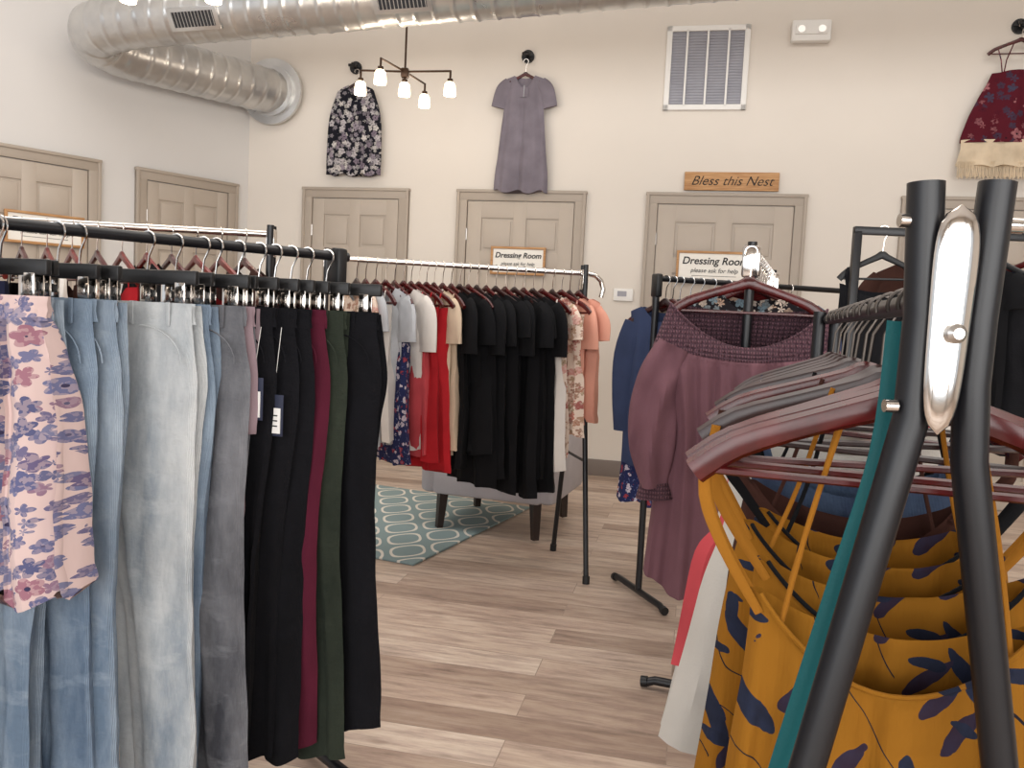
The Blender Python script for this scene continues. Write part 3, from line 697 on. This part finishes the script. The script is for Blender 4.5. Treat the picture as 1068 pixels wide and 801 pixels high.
# Rack F (back right, taller square frame)
E=empty('square_garment_rack',frame(1.30,3.25,0,(1,-.05))); b=B()
for x in (0,1.3):
    b.box((x,0,.80),(.03,.03,1.6),M['black'],None,.003); b.box((x,0,.02),(.03,.5,.03),M['black'],None,.003)
b.box((.65,0,1.60),(1.33,.03,.03),M['black'],None,.003); b.box((.65,0,.10),(1.3,.025,.025),M['black'],None,.003); b.obj('frame',None,E)
for i,(x,cn,k_) in enumerate([(.10,'darkl','tank'),(.26,'brown','tee'),(.40,'black','tee'),(.52,'darkl','tank'),(.66,'blue','tee'),(.8,'navy','tee'),(.94,'taupe','tee')]):
    T=frame(1.30+x,3.25-.05*x,1.618,(.9,-.43) if i==0 else (.6,-.8))
    if k_=='tank': tank('black_lace_top',F[cn],T,hw=.15,L=.62,top=-.2,hm='blackp',seed=i+30,sx=.11,strap=.012,hangw=.15)
    else: tee('hanging_top',F[cn],T,hw=.2,L=.7,seed=i+30,hm='cherry')
# Rack E (near right)
E0=Vector((.385,.765)); Ed=Vector((.29,.957)).normalized(); ZE=1.236
E=empty('a_frame_garment_rack')
b=B()
b.tube([(.357,.75,1.337),(.3635,.75,1.22),(.362,.75,1.13),(.350,.75,1.071),(.291,.745,.80),(.118,.73,.03)],.0158,M['black'],18)
b.tube([(.420,.75,1.34),(.414,.75,1.22),(.413,.75,1.16),(.4175,.75,1.09),(.470,.745,.80),(.62,.73,.03)],.0158,M['black'],18)
for x in (.118,.62): b.tube([(x,.73,.05),(x,.73,0)],.021,M['blackp'],14)
b.obj('front_legs',None,E)
b=B()
rs=[]
for j in range(25):
    t=j/24; z=1.316-.2*t; w=.021*math.sqrt(max(0,1-abs(2*t-1)**5))*(1-.28*t)+.0005
    cx=.3795-.004*t; ring=[]
    for i in range(16):
        a=2*math.pi*i/16; ring.append((cx+w*math.cos(a),.729+.009*math.sin(a)*(w/.021),z))
    rs.append(ring)
b.rings(rs,M['chrome'],True,True)
b.tube([(.3775,.722,1.205),(.3775,.714,1.205),(.3775,.711,1.205)],[.0085,.0085,.005],M['steel'],16)
b.tube([(.334,.745,1.138),(.345,.745,1.138)],.006,M['chrome'],10)
b.tube([(.336,.75,1.303),(.346,.75,1.303)],.006,M['chrome'],10); b.tube([(.432,.75,1.303),(.445,.75,1.303)],.007,M['chrome'],10)
b.obj('chrome_bracket',None,E)
b=B(); pe=E0+Ed*1.5
b.tube([(E0.x,E0.y-.01,ZE),(pe.x,pe.y,ZE)],.0125,M['black'],12); b.obj('rail',None,E)
b=B(); px=Vector((Ed.y,-Ed.x))
for s in (-1,1):
    q=pe+px*s*.02; w=pe+px*s*.25; b.tube([(q.x,q.y,ZE+.02),(q.x,q.y,1.05),(w.x,w.y,.02)],.0158,M['black'],14); b.tube([(w.x,w.y,.04),(w.x,w.y,0)],.021,M['blackp'],12)
b.obj('rear_legs',None,E)
HK='dhook'
def onE(s,j=0,roll=0):
    p=E0+Ed*s; return frame(p.x,p.y,ZE+.014,(.957,-.29+j))@Matrix.Rotation(roll,4,'Y')
b=B(); hanger(b,M['cherry'],.212,th=.011,ht=.0135)
b.rib([(-.030,-.035,0),(-.038,-.16,-.02),(-.068,-.30,-.03),(-.105,-.48,-.03),(-.128,-.61,-.02)],[.008,.0085,.0095,.0105,.011],.0025,F['teal'],8,None,-.025,20)
b.rib([(.090,-.0,0),(.094,-.11,-.02),(.104,-.28,-.03),(.12,-.48,-.02),(.13,-.61,-.01)],[.010,.010,.011,.012,.012],.0025,F['teal'],8,None,-.045,20)
shell(b,F['teal'],[(-.60,0,.14,.02),(-.71,0,.155,.025),(-.91,0,.17,.03),(-1.11,0,.19,.03)],neck=(.11,.04,.03,0),fold=.012,k=3,seed=3,y0=-.03)
b.obj('teal_dress',onE(.06))
def dress(name,mat,T,seed,top=-.35,hm='cherry',sm=None,neckd=.085,hw=.15,bind=None,hw2=.218,fl=1.38):
    b=B(); hanger(b,M[hm],hw2,th=.011,ht=.0135)
    c=[(top,0,hw*.98,.028),(top-.07,0,hw*1.03,.035),(top-.18,0,hw*1.10,.045),(top-.4,0,hw*(1+(fl-1)*.6),.055),(top-.7,0,hw*fl,.06)]
    shell(b,mat,c,neck=(hw*.92,neckd,neckd*.5,-.1),fold=.024,k=3.0,seed=seed,hem=.01,nu=54,nv=40)
    if bind:
        b.tube([(hw*.9*math.sin(a),-.030*max(0,math.cos(a))**.5-.006,top+.002-neckd*(1-math.sin(a)**2)) for a in [(-1.45+2.9*i/24) for i in range(25)]],.0028,bind,6)
    for side in (-1,1):
        for yy in (-.012,.012):
            b.rib([(side*.2,HZ-.058,0),(side*.202,HZ-.11,0),(side*.178,(HZ+top)/2-.06,0),(side*hw*.9,top-.02,0)],[.006,.0065,.006,.005],.0022,sm or mat,6,None,yy-.006,12)
        b.rib([(side*.06,HZ+.005,0),(side*.09,-.25,0),(side*hw*.75,top-.035,0)],.003,.002,sm or mat,6,None,-.018,8)
    return b.obj(name,T)
dress('mustard_dress',F['must'],onE(.115,0,0),11,top=-.34,sm=F['mustp'],bind=F['must'])
dress('mustard_dress',F['must'],onE(.20,.05,-.03),12,top=-.32,sm=F['mustp'],bind=F['black'],hw=.155)
dress('mustard_dress',F['must'],onE(.30,-.06,.02),13,top=-.31,sm=F['mustp'],bind=F['black'],hw=.16,hm='dwood')
dress('floral_dress',F['must'],onE(.40,.08,-.04),14,top=-.30,sm=F['black'],bind=F['black'],hw=.16,hm='dwood')
dress('brown_dress',F['brown'],onE(.50,-.04,.03),15,top=-.29,hm='cherry',hw=.15,fl=1.15)
tank('chambray_dress',F['denimb'],onE(.60,.05,0),hw=.16,L=.75,top=-.24,seed=16,hm='dwood',flare=1.1)
dress('black_dress',F['black'],onE(.70,-.08,.03),19,top=-.27,hm='dwood',hw=.15,fl=1.2)
tank('offwhite_tunic',F['offw'],onE(.80,0,0),hw=.2,L=.66,top=-.2,seed=20,flare=1.5,hm='dwood')
tank('coral_dress',F['coral'],onE(.90),hw=.21,L=.52,top=-.22,seed=21,flare=1.40,hm='dwood')
tank('offwhite_tunic',F['offw'],onE(1.0,.05,0),hw=.22,L=.72,top=-.2,seed=22,flare=1.4,hm='dwood')
tank('chambray_dress',F['denimb'],onE(1.1),hw=.19,L=.6,top=-.2,seed=23,hm='dwood')
tank('dark_top',F['navy'],onE(1.25),hw=.19,L=.6,top=-.2,seed=25,hm='dwood')
# ---------------------------------------------------------------- lights
def area(name,loc,rot,sx,sy,en,col=(1,1,1)):
    l=bpy.data.lights.new(name,'AREA'); l.shape='RECTANGLE'; l.size=sx; l.size_y=sy; l.energy=en; l.color=col
    o=bpy.data.objects.new(name,l); sc.collection.objects.link(o); o.location=loc; o.rotation_euler=rot
area('window_daylight',(1.0,-3.5,1.9),(R(90),0,0),7.5,2.6,330,(1,.98,.95))
area('window_daylight',(-5.0,-3.5,1.9),(R(90),0,0),7.0,2.6,165,(.95,.97,1))
area('added_ceiling_fill',(1.5,2.6,H-.05),(0,0,0),4,3,110,(1,.96,.91))  # added softbox above the view, fills the room; no real fixture there
area('added_ceiling_fill',(-2.2,3.4,H-.05),(0,0,0),3,3,60,(1,.97,.94))  # second added fill lamp, unseen, brightens the left side
w=bpy.data.worlds.new('World'); sc.world=w; w.use_nodes=True
bg=w.node_tree.nodes['Background']; bg.inputs[0].default_value=(.85,.92,1,1); bg.inputs[1].default_value=.9
# ---------------------------------------------------------------- camera
cam=bpy.data.cameras.new('camera'); co=bpy.data.objects.new('camera',cam); sc.collection.objects.link(co)
cam.sensor_width=36; cam.lens=870/1068*36; cam.clip_start=.02
co.matrix_world=Matrix.Translation((0,0,1.2))@Matrix.Rotation(R(85.5),4,'X')@Matrix.Rotation(.048,4,'Z')
sc.camera=co
